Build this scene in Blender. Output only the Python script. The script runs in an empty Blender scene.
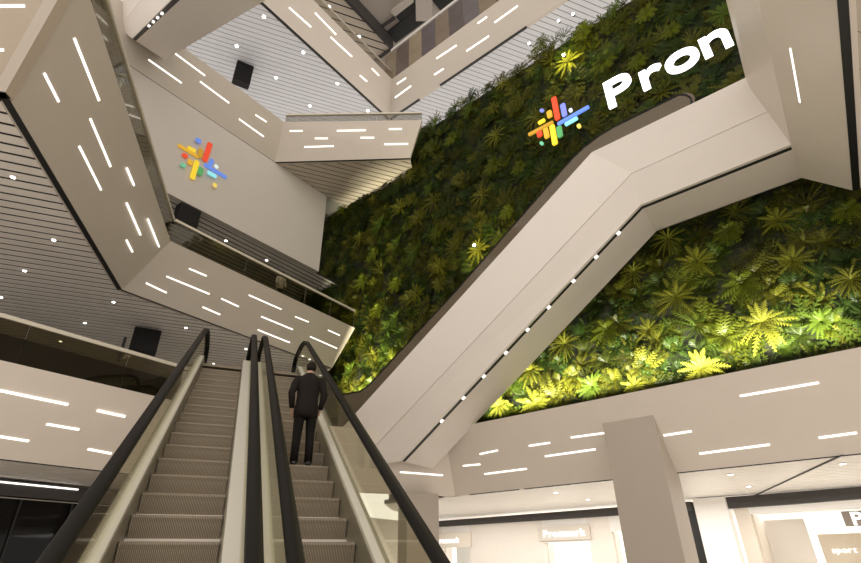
import bpy, math, random
import numpy as np
from mathutils import Matrix, Vector

random.seed(7)
rng = np.random.default_rng(7)
SC = bpy.context.scene
COL = SC.collection
Z0 = 1.7                                   # eye height: geometry below is written relative to the eye

# ------------------------------------------------------------------ camera
F = 511.0; PITCH = math.radians(28.9); ROLL = math.radians(-0.7); CX, CY = 430.5, 281.5
fw = np.array([0, math.cos(PITCH), math.sin(PITCH)])
up0 = np.array([0, -math.sin(PITCH), math.cos(PITCH)]); rt0 = np.array([1., 0, 0])
RT = math.cos(ROLL)*rt0 + math.sin(ROLL)*up0
UP = -math.sin(ROLL)*rt0 + math.cos(ROLL)*up0
cam = bpy.data.cameras.new('camera'); co = bpy.data.objects.new('camera', cam); COL.objects.link(co)
cam.sensor_width = 36; cam.sensor_fit = 'HORIZONTAL'; cam.lens = F/861*36; cam.clip_end = 500
m = Matrix.Identity(4)
for i in range(3):
    m[i][0] = RT[i]; m[i][1] = UP[i]; m[i][2] = -fw[i]
m[2][3] = Z0
co.matrix_world = m
SC.camera = co

# measuring helpers: a pixel of the photograph laid onto a known plane of the building
def V(*a): return np.array(a, float)
def ray(x, y): return fw + (x-CX)/F*RT - (y-CY)/F*UP
def proj(P):
    z = P@fw; return (CX+F*(P@RT)/z, CY-F*(P@UP)/z)
def H(deg, el=0):
    a = math.radians(deg); e = math.radians(el)
    return V(math.sin(a)*math.cos(e), math.cos(a)*math.cos(e), math.sin(e))
def onz(p, z): r = ray(*p); return r*(z/r[2])
def onp(p, P0, n): r = ray(*p); return r*(np.dot(P0, n)/np.dot(r, n))
def unit(v): v = np.asarray(v, float); return v/np.linalg.norm(v)
UPV = V(0, 0, 1)
A = H(36.5)                                # long atrium axis
RA = H(129.5); QA = H(-140.5)              # axis of the plant wall, and its normal towards the viewer
def S(s, n, z): return RA*s + QA*n + UPV*z
def onn(p, n): r = ray(*p); return r*(n/(r@QA))

# ------------------------------------------------------------------ materials
MATS = {}
def mat(name, col, rough=.5, metal=0., noise=0., scale=6., spec=.5, bump=0.):
    if name in MATS: return MATS[name]
    M = bpy.data.materials.new(name); M.use_nodes = True
    nt = M.node_tree; b = nt.nodes['Principled BSDF']
    b.inputs['Base Color'].default_value = (*col, 1); b.inputs['Roughness'].default_value = rough
    b.inputs['Metallic'].default_value = metal; b.inputs['Specular IOR Level'].default_value = spec
    if noise or bump:
        tc = nt.nodes.new('ShaderNodeTexCoord'); tx = nt.nodes.new('ShaderNodeTexNoise')
        tx.inputs['Scale'].default_value = scale; tx.inputs['Detail'].default_value = 4
        nt.links.new(tc.outputs['Object'], tx.inputs['Vector'])
        if noise:
            mx = nt.nodes.new('ShaderNodeMix'); mx.data_type = 'RGBA'
            mx.inputs['A'].default_value = (*[c*(1-noise) for c in col], 1)
            mx.inputs['B'].default_value = (*[min(1, c*(1+noise)) for c in col], 1)
            nt.links.new(tx.outputs['Fac'], mx.inputs['Factor']); nt.links.new(mx.outputs['Result'], b.inputs['Base Color'])
        if bump:
            bp = nt.nodes.new('ShaderNodeBump'); bp.inputs['Strength'].default_value = bump; bp.inputs['Distance'].default_value = .02
            nt.links.new(tx.outputs['Fac'], bp.inputs['Height']); nt.links.new(bp.outputs['Normal'], b.inputs['Normal'])
    MATS[name] = M
    return M
def emit(name, col, s):
    if name in MATS: return MATS[name]
    M = bpy.data.materials.new(name); M.use_nodes = True
    b = M.node_tree.nodes['Principled BSDF']
    b.inputs['Base Color'].default_value = (*[c*.6 for c in col], 1)
    b.inputs['Emission Color'].default_value = (*col, 1); b.inputs['Emission Strength'].default_value = s
    M.cycles.emission_sampling = 'NONE'
    MATS[name] = M
    return M
def glassmat(name, tint, refl=.9):
    M = bpy.data.materials.new(name); M.use_nodes = True; nt = M.node_tree; nt.nodes.clear()
    out = nt.nodes.new('ShaderNodeOutputMaterial'); t = nt.nodes.new('ShaderNodeBsdfTransparent'); t.inputs[0].default_value = (*tint, 1)
    g = nt.nodes.new('ShaderNodeBsdfGlossy'); g.inputs['Roughness'].default_value = .03
    fr = nt.nodes.new('ShaderNodeFresnel'); fr.inputs[0].default_value = 1.5
    mu = nt.nodes.new('ShaderNodeMath'); mu.operation = 'MULTIPLY'; mu.inputs[1].default_value = refl
    mx = nt.nodes.new('ShaderNodeMixShader')
    nt.links.new(fr.outputs[0], mu.inputs[0]); nt.links.new(mu.outputs[0], mx.inputs[0])
    nt.links.new(t.outputs[0], mx.inputs[1]); nt.links.new(g.outputs[0], mx.inputs[2]); nt.links.new(mx.outputs[0], out.inputs[0])
    MATS[name] = M
    return M
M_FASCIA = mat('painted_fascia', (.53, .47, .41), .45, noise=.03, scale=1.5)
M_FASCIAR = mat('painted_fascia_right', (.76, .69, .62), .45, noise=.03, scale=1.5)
M_ESC = mat('escalator_cladding', (.76, .70, .65), .4, noise=.02, scale=1.2)
M_WALL = mat('plaster_wall', (.55, .505, .465), .55, noise=.03, scale=1)
M_SLAT = mat('grey_slat', (.76, .71, .66), .5, noise=.10, scale=.8)
M_SLATC = mat('pale_slat', (.60, .60, .63), .45, noise=.06, scale=.8)
M_SLATT = mat('tan_slat', (.55, .48, .40), .5, noise=.08, scale=.8)
M_SLATW = mat('white_slat', (.86, .83, .79), .4, noise=.03, scale=1)
M_DARK = mat('dark_void', (.012, .011, .010), .6)
M_BLACK = mat('black_gap', (.006, .006, .006), .5)
M_RUBBER = mat('black_rubber', (.006, .005, .005), .5, noise=.2, scale=9, spec=.2)
M_BROWN = mat('dark_brown_wall', (.045, .038, .030), .35, noise=.2, scale=1.2)
M_FLOOR = mat('stone_floor', (.66, .62, .56), .3, noise=.08, scale=2)
M_CONC = mat('slab', (.35, .33, .31), .7, noise=.05)
M_RAIL = mat('pale_rail', (.58, .53, .44), .4, metal=.1, noise=.03)
M_SKIRT = mat('steel_skirt', (.34, .31, .25), .38, metal=.6, noise=.06)
M_DECK = mat('pale_steel_deck', (.74, .71, .66), .35, metal=.1, noise=.03)
M_COLUMN = mat('column_paint', (.45, .39, .33), .55, noise=.03, scale=1)
M_SHOP = mat('shop_cream', (.78, .73, .67), .5, noise=.05, scale=1)
M_SHOPW = mat('shop_white', (.84, .82, .79), .45, noise=.03)
M_BEAM = mat('dark_beam', (.045, .040, .038), .45, noise=.1)
M_STRIP = emit('strip_light', (1, .95, .88), 1.6)
M_DOWN = emit('downlight', (1, .97, .92), 6)
M_GLASS = glassmat('balustrade_glass', (.84, .82, .70))
glassmat('shop_clear', (.96, .96, .95), .5)
M_GLASSC = glassmat('clear_glass', (.86, .87, .74), .8)
M_GLASSB = glassmat('smoked_glass', (.64, .61, .52), .5)
M_GLASSE = glassmat('escalator_glass', (.95, .945, .85), .42)

# ------------------------------------------------------------------ mesh helpers
class MB:
    def __init__(s): s.v = []; s.f = []
    def hexa(s, b, t):                     # two matching polygons joined into a closed solid
        n = len(b); o = len(s.v)
        s.v += [tuple(p) for p in b] + [tuple(p) for p in t]
        s.f.append(tuple(o+i for i in range(n))[::-1]); s.f.append(tuple(o+n+i for i in range(n)))
        for i in range(n):
            j = (i+1) % n; s.f.append((o+i, o+j, o+n+j, o+n+i))
        return s
    def box(s, P, u, v, w):                # corner P and three edge vectors
        P, u, v, w = map(np.asarray, (P, u, v, w))
        return s.hexa([P, P+u, P+u+v, P+v], [P+w, P+u+w, P+u+v+w, P+v+w])
    def prism(s, poly, z0, z1):
        return s.hexa([V(p[0], p[1], z0) for p in poly], [V(p[0], p[1], z1) for p in poly])
    def bar(s, P, Q, side, hw, hh):        # straight bar of width 2hw along side and height 2hh
        P = np.asarray(P, float); Q = np.asarray(Q, float); d = unit(Q-P)
        a = unit(np.asarray(side, float) - d*np.dot(side, d)); b = np.cross(d, a)
        r = [a*hw+b*hh, -a*hw+b*hh, -a*hw-b*hh, a*hw-b*hh]
        return s.hexa([P+x for x in r], [Q+x for x in r])
    def loft(s, rings, closed=True):
        o = len(s.v); n = len(rings[0])
        for r in rings: s.v += [tuple(p) for p in r]
        for k in range(len(rings)-1):
            for i in range(n if closed else n-1):
                j = (i+1) % n; s.f.append((o+k*n+i, o+k*n+j, o+(k+1)*n+j, o+(k+1)*n+i))
        if closed:
            s.f.append(tuple(o+i for i in range(n))[::-1]); s.f.append(tuple(o+(len(rings)-1)*n+i for i in range(n)))
        return s
    def sweep(s, path, side, prof):        # profile (a along side, b perpendicular) along a path lying in a vertical plane
        path = [np.asarray(p, float) for p in path]; side = unit(side); rings = []
        for i, p in enumerate(path):
            d = unit(path[min(i+1, len(path)-1)] - path[max(i-1, 0)])
            b = unit(np.cross(side, d)); rings.append([p+side*a+b*c for a, c in prof])
        return s.loft(rings)
    def ball(s, c, r, sx=1, sy=1, sz=1, nu=12, nv=8):
        o = len(s.v); c = np.asarray(c, float)
        s.v.append(tuple(c+V(0, 0, r*sz)))
        for j in range(1, nv):
            t = math.pi*j/nv
            for i in range(nu):
                a = 2*math.pi*i/nu; s.v.append(tuple(c+V(r*sx*math.sin(t)*math.cos(a), r*sy*math.sin(t)*math.sin(a), r*sz*math.cos(t))))
        s.v.append(tuple(c-V(0, 0, r*sz))); e = len(s.v)-1
        for i in range(nu):
            k = (i+1) % nu; s.f.append((o, o+1+i, o+1+k)); s.f.append((e, e-nu+k, e-nu+i))
            for j in range(nv-2):
                q = o+1+j*nu; s.f.append((q+i, q+nu+i, q+nu+k, q+k))
        return s
    def disc(s, c, n, r, h, k=14):         # short cylinder on a surface with normal n
        n = unit(n); a = unit(np.cross(n, V(.3, .5, .81))); b = np.cross(n, a); c = np.asarray(c, float)
        ring = [c+(a*math.cos(2*math.pi*i/k)+b*math.sin(2*math.pi*i/k))*r for i in range(k)]
        return s.hexa(ring, [p+n*h for p in ring])
    def build(s, name, M, parent=None, smooth=False, bevel=0, kind=None):
        me = bpy.data.meshes.new(name)
        v = np.array(s.v, float); v[:, 2] += Z0
        c = (v.min(0)+v.max(0))/2; c[2] = v[:, 2].min()
        me.from_pydata([tuple(p) for p in v-c], [], s.f); me.update()
        import bmesh
        bm = bmesh.new(); bm.from_mesh(me); bmesh.ops.recalc_face_normals(bm, faces=bm.faces); bm.to_mesh(me); bm.free()
        if smooth:
            for p in me.polygons: p.use_smooth = True
        me.materials.append(M)
        o = bpy.data.objects.new(name, me); COL.objects.link(o); o.location = c
        if bevel:
            bv = o.modifiers.new('bevel', 'BEVEL'); bv.width = bevel; bv.segments = 2; bv.limit_method = 'ANGLE'
        if parent: adopt(o, parent)
        if kind: o['kind'] = kind
        return o
def wloc(o):
    p = o.location.copy()
    return p + wloc(o.parent) if o.parent else p
def adopt(o, parent): w = o.location.copy(); o.parent = parent; o.location = w - wloc(parent)
def tag(o, label, cat, group=None, kind=None):
    o['label'] = label; o['category'] = cat
    if group: o['group'] = group
    if kind: o['kind'] = kind
    return o
def thing(name, label, cat, P=(0, 0, 0), group=None):
    o = bpy.data.objects.new(name, None); COL.objects.link(o); o.empty_display_size = .3
    o.location = (P[0], P[1], P[2]+Z0); tag(o, label, cat, group)
    return o
def struct(mb, name, M, label=None):
    o = mb.build(name, M, kind='structure')
    if label: o['label'] = label
    return o

def clip(poly, p, lo, hi):
    def half(pl, n, d):
        out = []
        for i in range(len(pl)):
            a, b = pl[i], pl[(i+1) % len(pl)]; da = np.dot(a, n)-d; db = np.dot(b, n)-d
            if da >= 0: out.append(a)
            if da*db < 0: out.append(a+(b-a)*(da/(da-db)))
        return out
    q = half(poly, p, lo)
    return half(q, -p, -hi) if len(q) > 2 else []
def slats(name, poly, z, M, pitch, gap, deg, label, th=.018, void=M_DARK):
    """a slatted ceiling: boards with open joints under a dark void"""
    d = H(deg)[:2]; p = V(-d[1], d[0]); poly = [V(*q[:2]) for q in poly]
    t = [np.dot(q, p) for q in poly]; mb = MB(); k = math.floor(min(t)/pitch)
    while k*pitch < max(t):
        q = clip(poly, p, k*pitch, (k+1)*pitch-gap)
        if len(q) > 2: mb.prism(q, z+.008, z+.008+th)
        k += 1
    o = struct(mb, name, M, label)
    b = MB(); b.prism(poly, z+.04, z+.2).build('void', void, o)
    return o

_n = [0]
def downlights(label, pts, z, r=.09, up=V(0, 0, -1), group=None):
    for i, p in enumerate(pts):
        P = onz(p, z) if len(p) == 2 else V(*p)
        o = thing('downlight', label, 'ceiling light', P-V(0, 0, .03), group)
        MB().disc(P, up, r*1.35, .02).build('trim_ring', M_SHOPW, o)
        MB().disc(P+up*.02, up, r, .012).build('lens', M_DOWN, o)

def strips(root, segs, P0, n, w=.085, M=M_STRIP, out=.012):
    for a, b in segs:
        P = onp(a, P0, n); Q = onp(b, P0, n)
        MB().bar(P+n*out*.5, Q+n*out*.5, np.cross(n, unit(Q-P)), w/2, out).build('light_strip', M, root)

def parapet(label, b0, b1, t0, t1, segs, gap=.12, rail=None, glass=M_GLASS, M=M_FASCIA, w=.058, th=.25, gap_parts=None, rail_over=(0, 0), railM=M_RAIL, panels=4, mid=None):
    """a balcony edge: leaning painted face, recessed light strips, dark joint under it, glass and handrail on top"""
    b0, b1, t0, t1 = map(lambda a: np.asarray(a, float), (b0, b1, t0, t1))
    n = unit(np.cross(b1-b0, t0-b0))
    if np.dot(n, -b0) < 0: n = -n                                        # faces the viewer's side of the void
    hin = -unit(V(n[0], n[1], 0))
    root = thing('balcony_parapet', label, 'balcony parapet', (b0+b1)/2)
    fr = [b0, b1, t1, t0]
    if mid:
        n = unit(np.cross(mid[1]-mid[0], t0-mid[0])); n = n if np.dot(n, -b0) > 0 else -n
        MB().loft([[b0, mid[0], t0, t0+hin*th, mid[0]+hin*th+UPV*.1, b0+hin*th], [b1, mid[1], t1, t1+hin*th, mid[1]+hin*th+UPV*.1, b1+hin*th]]).build('fascia', M, root)
        strips(root, segs, mid[0], n, w); segs = []
    else: MB().hexa(fr, [p+hin*th for p in fr]).build('fascia', M, root)
    strips(root, segs, b0, n, w)
    if gap:
        d = unit(b1-b0); L = np.linalg.norm(b1-b0)
        for u0, u1 in (gap_parts or [(0, 1)]):
            MB().bar(b0+d*L*u0+hin*gap*.5-UPV*.012, b0+d*L*u1+hin*gap*.5-UPV*.012, hin, gap*.5, .012).build('shadow_gap', M_BLACK, root)
    if rail:
        d = unit(t1-t0); L = np.linalg.norm(t1-t0)
        a = t0+hin*.14-d*rail_over[0]; e = t1+hin*.14+d*rail_over[1]
        for k in range(panels):
            p = a+(e-a)*(k/panels)+d*.008; q = a+(e-a)*((k+1)/panels)-d*.008
            MB().bar(p+UPV*(rail/2-.06), q+UPV*(rail/2-.06), hin, .012, rail/2+.04).build('glass_panel', glass, root)
        MB().bar(a+UPV*rail, e+UPV*rail, hin, .06, .055).build('handrail', railM, root)
    return root, n

# ------------------------------------------------------------------ setting: floors, slabs, ceilings, walls
FL = -Z0
struct(MB().prism([(-34, -14), (34, -14), (34, 44), (-34, 44)], FL-.3, FL), 'floor', M_FLOOR, 'pale stone ground floor of the atrium')

zb2, zt2 = 9.6, 11.7
LB_b = onz((122.2, 289.5), zb2); LB_t = onz((170.5, 241), zt2)
L_b0 = onz((5.3, 92), zb2); d = unit((LB_b-L_b0)); 
Lt0 = onz((90.5, 0), zt2); dt = unit(LB_t-Lt0)
yt = L_b0[1]-1.68; L_t0 = Lt0+dt*((yt-Lt0[1])/dt[1])
B_b1 = onz((332, 368), zb2); B_t1 = onz((355, 328), zt2)
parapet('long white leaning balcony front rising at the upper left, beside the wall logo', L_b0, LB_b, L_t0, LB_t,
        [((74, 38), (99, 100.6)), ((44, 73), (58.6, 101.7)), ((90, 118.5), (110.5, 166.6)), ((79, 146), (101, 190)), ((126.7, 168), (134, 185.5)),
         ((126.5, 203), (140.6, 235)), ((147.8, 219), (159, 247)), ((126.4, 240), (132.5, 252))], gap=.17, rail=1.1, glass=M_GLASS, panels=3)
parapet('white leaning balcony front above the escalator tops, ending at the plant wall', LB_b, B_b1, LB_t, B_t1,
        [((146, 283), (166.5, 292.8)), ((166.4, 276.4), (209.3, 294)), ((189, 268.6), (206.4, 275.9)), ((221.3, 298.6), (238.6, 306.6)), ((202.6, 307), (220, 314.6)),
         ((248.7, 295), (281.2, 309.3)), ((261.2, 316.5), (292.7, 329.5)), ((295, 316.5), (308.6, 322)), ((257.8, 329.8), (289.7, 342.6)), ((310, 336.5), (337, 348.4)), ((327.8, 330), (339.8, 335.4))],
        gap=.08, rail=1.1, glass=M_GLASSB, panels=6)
e0 = L_b0+V(-16, 0, 0); e1 = L_t0+V(-16, 0, 0)
parapet('tan balcony front cut off by the top left corner of the picture', e0, L_b0, e1, L_t0, [((-20, 6.5), (25, 6)), ((-20, 50.5), (4, 50))], gap=.17, M=mat('tan_fascia', (.42, .345, .27), .4, noise=.05, scale=1))
# slab and slatted ceiling of the second level (left of the void)
GWn = -18.85                                                              # plane of the plant wall
GL = S(-25.5, GWn, 0)
poly2 = [L_b0, LB_b, B_b1, GL+A*.2, GL+A*7, V(-34, 40, 0), V(-34, L_b0[1], 0)]
ins = [L_b0+V(-.3, .3, 0), LB_b+V(-.35, .1, 0), B_b1+V(-.3, .3, 0), GL+A*.2, GL+A*7, V(-34, 40, 0), V(-34, L_b0[1]+.3, 0)]
def slab(poly, z0, z1): return struct(MB().prism(poly, z0, z1), 'floor', M_CONC)
slats('ceiling', poly2, zb2, M_SLAT, .40, .10, 68, 'grey slatted ceiling under the second level on the left')
slab(ins, zb2+.22, zt2-.08)
LN = H(75)
downlights('small round downlight in the grey slatted ceiling at the left', [(13.3, 176.8), (54, 239.6), (24.8, 270.5), (1.3, 296.8), (113.7, 301.8), (85, 322.6), (186, 327.4), (60.7, 341), (213.8, 363.4), (246, 348.7), (309.7, 359), (295.6, 365.8), (312, 351.4)], zb2, .06, group='downlights in the left ceiling')

# level 1 left
zb1, zt1 = 2.57, 4.67
a0 = onz((0, 459), zb1); a1 = onz((98, 470), zb1); c0 = onz((0, 360), zt1); c1 = onz((150, 395), zt1)
dA = unit(c1-c0)
Tb0 = a0-dA*5; Tt0 = c0-dA*5
Tt1 = c1+dA*4.5; Tb1 = a1+dA*((np.dot(Tt1-a1, dA)))
parapet('white balcony front left of the escalators, with glass and pale handrail above it', Tb0, Tb1, Tt0, Tt1,
        [((0, 390.5), (68, 404.6)), ((97.2, 410.5), (125.2, 416.6)), ((46.6, 424), (79, 429.5)), ((0, 436.5), (28.8, 441)), ((87.9, 449), (111.3, 453.5))], gap=.06, M=M_FASCIAR, rail=1.17, glass=glassmat('tinted_glass', (.52, .48, .36), .7), panels=5)
nb = unit(V(-dA[1], dA[0], 0)); nb = nb if np.dot(nb, V(-1, 0, 0)) > 0 else -nb
p1 = [Tb0, Tb1, Tb1+nb*12, Tb0+nb*12]
slats('ceiling', p1, zb1, M_SLAT, .40, .08, 68, 'slatted ceiling under the first level on the left')
slab([Tb0+nb*.3, Tb1+nb*.3, Tb1+nb*12, Tb0+nb*12], zb1+.22, zt1-.06)
# dark back wall of level 1 left
w0 = onz((0, 333), zb2); w1 = onz((130, 368), zb2); dw = unit(w1-w0)
W0 = w0-dw*8; W1 = w1+dw*9
struct(MB().hexa([W0, W1, W1+nb*.3, W0+nb*.3], [p*1.0+UPV*(zb2-.0-p[2]) for p in (W0, W1, W1+nb*.3, W0+nb*.3)]) if False else MB().box(V(W0[0], W0[1], zt1-.06), dw*np.linalg.norm(W1-W0), nb*.3, UPV*(zb2-zt1+.05)), 'wall_left', M_BROWN, 'dark brown back wall behind the left balcony')

# level 1 right (under the plant wall)
zl = 4.96
Rb0 = S(-15.2, -19.1, zb1); Rb1 = S(9, -19.1, zb1)
Rt0 = S(-15.2, -17.62, 4.62); Rt1 = S(9, -17.62, 4.62)
RN = unit(np.cross(Rb1-Rb0, Rt0-Rb0)); RN = RN if np.dot(RN, -Rb0) > 0 else -RN
rp, _ = parapet('long white balcony front under the plant wall, behind the square column', Rb0, Rb1, Rt0, Rt1,
        [((740, 396), (818.7, 382.6)), ((571, 437.5), (604, 433)), ((663.6, 435.4), (691.5, 431.2)), ((699.4, 453.6), (769.7, 444.5)), ((818.8, 437.8), (856.7, 432.7)),
         ((479.8, 454), (497.8, 450.3)), ((529, 445.8), (550, 442.7)), ((545, 456.3), (595.5, 449.2)), ((463, 465.8), (480.3, 464.2)), ((484.5, 474), (526.7, 468.7))],
        gap=.10, th=.3, M=M_FASCIAR, gap_parts=[(.06, .16), (.17, .34), (.36, .62), (.64, 1)])
q0, q1 = S(-15.2, -17.62, 4.62), S(9, -17.62, 4.62); r0, r1 = S(-15.2, -17.35, 4.98), S(9, -17.35, 4.98)
MB().hexa([q0, q1, r1, r0], [q0-QA*.4, q1-QA*.4, r1-QA*.12, r0-QA*.12]).build('planter_lip', M_FASCIAR, rp)
# short return face square to the escalators
xb0 = onz((395, 493.5), zb1); xb1 = onz((461, 496), zb1); XN = unit(np.cross(xb1-xb0, UPV)); XN = XN if np.dot(XN, -xb0) > 0 else -XN
xt0 = V(*(xb0+XN*1.43)[:2], 4.78); xt1 = V(*(xb1+XN*1.43)[:2], 4.78)
xd = unit(xb1-xb0); 
parapet('short white balcony return just right of the right handrail', xb0-xd*5, xb1, xt0-xd*5, xt1-xd*.3+V(0, 0, 0), [((400, 472), (442.7, 475.2))], gap=0, M=M_FASCIAR)
# ceiling in front of the shops
p0r = [S(-19, -19.3, 0), S(12, -19.1, 0), S(12, -28.6, 0), S(-24, -28.6, 0), S(-21, -22, 0)]
slats('ceiling', p0r, zb1-.02, M_SLATW, .45, .03, 68, 'white slatted ceiling in front of the ground floor shops', void=mat('grey_void', (.3, .28, .26), .6))
slab([S(-19, -19.6, 0), S(12, -19.4, 0), S(12, -28.6, 0), S(-24, -28.6, 0), S(-21, -22, 0)], zb1+.22, 4.6)
MB().bar(onz((754, 496), zb1-.035), onz((843, 455), zb1-.035), V(1, 0, 0), .03, .012).build('trim_1', M_BLACK, kind='structure')
downlights('round downlight in the white ceiling before the shops', [(730.3, 474), (748.5, 486), (842.5, 463.3), (555.6, 492), (587.7, 499)], zb1-.02, .08, group='downlights before the shops')

# landing slab between the escalators and level 1
HE = -22.; EH = H(HE); XH = H(HE+90); E30 = H(HE, 30); NE = np.cross(XH, E30)
def EX(x, eh, z): return XH*x + EH*eh + UPV*z
struct(MB().hexa([EX(-1.3, 15.2, 4.3), EX(2.1, 15.2, 4.3), EX(2.1, 23.2, 4.3), EX(-1.3, 23.2, 4.3)], [EX(-1.3, 15.2, 4.76), EX(2.1, 15.2, 4.76), EX(2.1, 23.2, 4.76), EX(-1.3, 23.2, 4.76)]), 'floor', M_CONC, 'landing at the top of the escalators')

# level 2 right balcony front (crosses overhead at the right edge)
ztF = 12.95
f0 = onz((836.7, 0), zb2); f1 = onz((852, 185), zb2); df = unit(f1-f0)
k = (-17.35 - f1@QA)/(df@QA); fb1 = f1+df*k; fb0 = f0-df*5
g0 = onz((726, 0), ztF); g1 = onz((745.5, 78), ztF); dg = unit(g1-g0); gt1 = g1+dg*((-17.35-g1@QA)/(dg@QA)); gt0 = g0-dg*5
FN = None
fm = S(1.05, -15.5, 10.7); fm1 = fm+df*((-17.35-fm@QA)/(df@QA)); fm0 = fm-df*18
_, FN = parapet('white leaning balcony front at the right edge with one upright strip of light', fb0, fb1, gt0, gt1, [((790.6, 48.5), (800, 102))], gap=.18, th=.3, M=M_FASCIAR, w=.05, mid=(fm0, fm1))
side = V(df[1], -df[0], 0)
slats('ceiling', [fb0, fb1, fb1+side*9, fb0+side*9], zb2, M_SLATT, .6, .012, 68, 'tan ceiling under the right hand balcony')
slab([fb0+side*.4, fb1+side*.4, fb1+side*9, fb0+side*9], zb2+.22, 12.5)

# level 3: wall with logo, fronts U and W
zb3, zt3 = 22., 24.2
U1 = onz((275, 162), zb3); U0 = onz((128, 64), zb3); dU = unit(U1-U0)
Ut1 = onz((284, 122), zt3); Ut0 = Ut1-dU*np.linalg.norm(U1-U0)
W1b = onz((410, 158), zb3); W1t = onz((422, 120), zt3)
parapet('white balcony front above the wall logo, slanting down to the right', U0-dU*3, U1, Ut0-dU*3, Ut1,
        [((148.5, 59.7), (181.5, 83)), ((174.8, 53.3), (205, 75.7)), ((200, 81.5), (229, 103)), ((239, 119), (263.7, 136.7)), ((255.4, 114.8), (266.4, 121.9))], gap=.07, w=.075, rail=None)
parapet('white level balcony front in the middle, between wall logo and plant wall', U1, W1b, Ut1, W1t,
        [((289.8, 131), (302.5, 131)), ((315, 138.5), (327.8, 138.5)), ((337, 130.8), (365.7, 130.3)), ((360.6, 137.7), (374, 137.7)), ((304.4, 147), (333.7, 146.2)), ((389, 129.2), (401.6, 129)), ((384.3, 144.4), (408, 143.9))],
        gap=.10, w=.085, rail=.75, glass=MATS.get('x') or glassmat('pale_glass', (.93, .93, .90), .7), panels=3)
LWP = onz((275, 162), zb3)
lw1 = V(-7.0, 27.7, 0); lw0 = lw1-dU*24
lwn = unit(V(dU[1], -dU[0], 0))
struct(MB().hexa([V(*p[:2], 16.1) for p in (lw0, lw1, lw1-lwn*.4, lw0-lwn*.4)], [V(*p[:2], zb3) for p in (lw0, lw1, lw1-lwn*.4, lw0-lwn*.4)]), 'wall_logo', M_WALL, 'plain pale wall carrying the coloured logo')
LWP = lw1
# ceiling at zb3 between logo wall and W; slab over
WE = W1b+V(.6, 5.5, 0)
slats('ceiling', [U1, W1b, WE, V(-4.2, 31.5, 0), lw1], zb3, M_SLATT, .40, .07, 68, 'tan slatted ceiling under the third level')
slab([U0-dU*3-lwn*.4, U1+V(0, .3, 0), W1b+V(-.3, .4, 0), WE, V(-4.2, 31.5, 0), V(-22, 30, 0)], zb3+.22, zt3-.1)
# level 2 interior: ceiling and back wall behind the logo wall
lp = [lw0-lwn*.4, lw1-lwn*.4, lw1-lwn*.4+dU*2, lw1-lwn*13+dU*2, lw0-lwn*13]
slats('ceiling', lp, 16.12, M_SLAT, .40, .12, 36.5, 'dark slatted ceiling of the second level behind the wall logo')
b0 = lw0-lwn*13; struct(MB().box(V(b0[0], b0[1], zt2-.1), dU*42, -lwn*.3, UPV*(16.1-zt2+.1)), 'wall_back', M_BROWN, 'dark back wall of the second level')
downlights('small downlight in the dark ceiling under the logo wall', [(177, 216), (185, 220), (226, 240.5), (266.6, 260)], 16.12, .08, group='downlights under the logo wall')

# level 4: the V shaped fronts and the pale ceiling
zb4, zt4 = 34., 36.2
V1 = onz((389.5, 118.3), zb4); V0 = onz((262.6, 2), zb4); dV = unit(V1-V0); V0 = V0-dV*6
V2 = onz((527, 25), zb4); dV2 = unit(V2-V1); V2e = V2+dV2*9
V1t = onz((392, 79), zt4); V0t = V1t-dV*np.linalg.norm(V1-V0); V2t = V1t+dV2*(np.linalg.norm(V2e-V1))
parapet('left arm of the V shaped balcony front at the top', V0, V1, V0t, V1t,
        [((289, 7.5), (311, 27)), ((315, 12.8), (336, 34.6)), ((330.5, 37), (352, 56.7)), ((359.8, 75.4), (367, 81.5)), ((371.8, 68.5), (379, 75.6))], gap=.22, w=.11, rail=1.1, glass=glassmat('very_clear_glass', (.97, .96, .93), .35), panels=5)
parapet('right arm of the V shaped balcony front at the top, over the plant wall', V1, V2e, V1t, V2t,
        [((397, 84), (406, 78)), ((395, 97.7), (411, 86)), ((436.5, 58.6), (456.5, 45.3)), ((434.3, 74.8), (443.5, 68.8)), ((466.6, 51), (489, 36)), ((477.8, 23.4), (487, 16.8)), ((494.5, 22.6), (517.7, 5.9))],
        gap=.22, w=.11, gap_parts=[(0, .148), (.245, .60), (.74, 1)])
scr = thing('glass_screen', 'tall bronze panelled screen standing on the right arm of the V shaped front', 'glass screen', V1t)
_h = unit(V(-dV2[1], dV2[0], 0)); _h = _h if _h[1] > 0 else -_h
_cols = [(.26, .21, .15), (.16, .125, .11), (.34, .28, .20), (.14, .12, .13), (.24, .19, .15), (.13, .11, .11), (.17, .15, .16)]
for _k in range(14):
    _a = V1t+_h*.2+dV2*(_k*1.45-1.2)
    MB().box(_a+dV2*.02, dV2*1.41, _h*.05, UPV*4.0).build('panel', mat('bronze_panel_%d' % (_k % 7), _cols[_k % 7], .25, metal=.2, noise=.3, scale=.8), scr)
MB().box(V1t+_h*.1-dV2*.4+UPV*4.0, dV2*22, _h*.25, UPV*.28).build('top_rail', mat('white_rail', (.72, .69, .66), .4), scr)
vb = unit(V(-dV[1], dV[0], 0)); vb = vb if vb[0] < 0 else -vb
vb2 = unit(V(-dV2[1], dV2[0], 0)); vb2 = vb2 if vb2[1] > 0 else -vb2
vp = [V0, V1, V1+dV*16+vb*6, V1+vb*26+dV*16, V0+vb*26]
slats('ceiling', vp, zb4, M_SLATC, .40, .05, 68, 'pale blue grey slatted ceiling of the top level', void=mat('blue_void', (.16, .16, .17), .6))
slats('ceiling', [V1, V2e, V2e+vb2*14, V1+vb2*14], zb4, M_SLATC, .40, .05, 68, 'pale slatted ceiling above the plant wall', void=mat('blue_void', (.16, .16, .17), .6))
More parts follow.
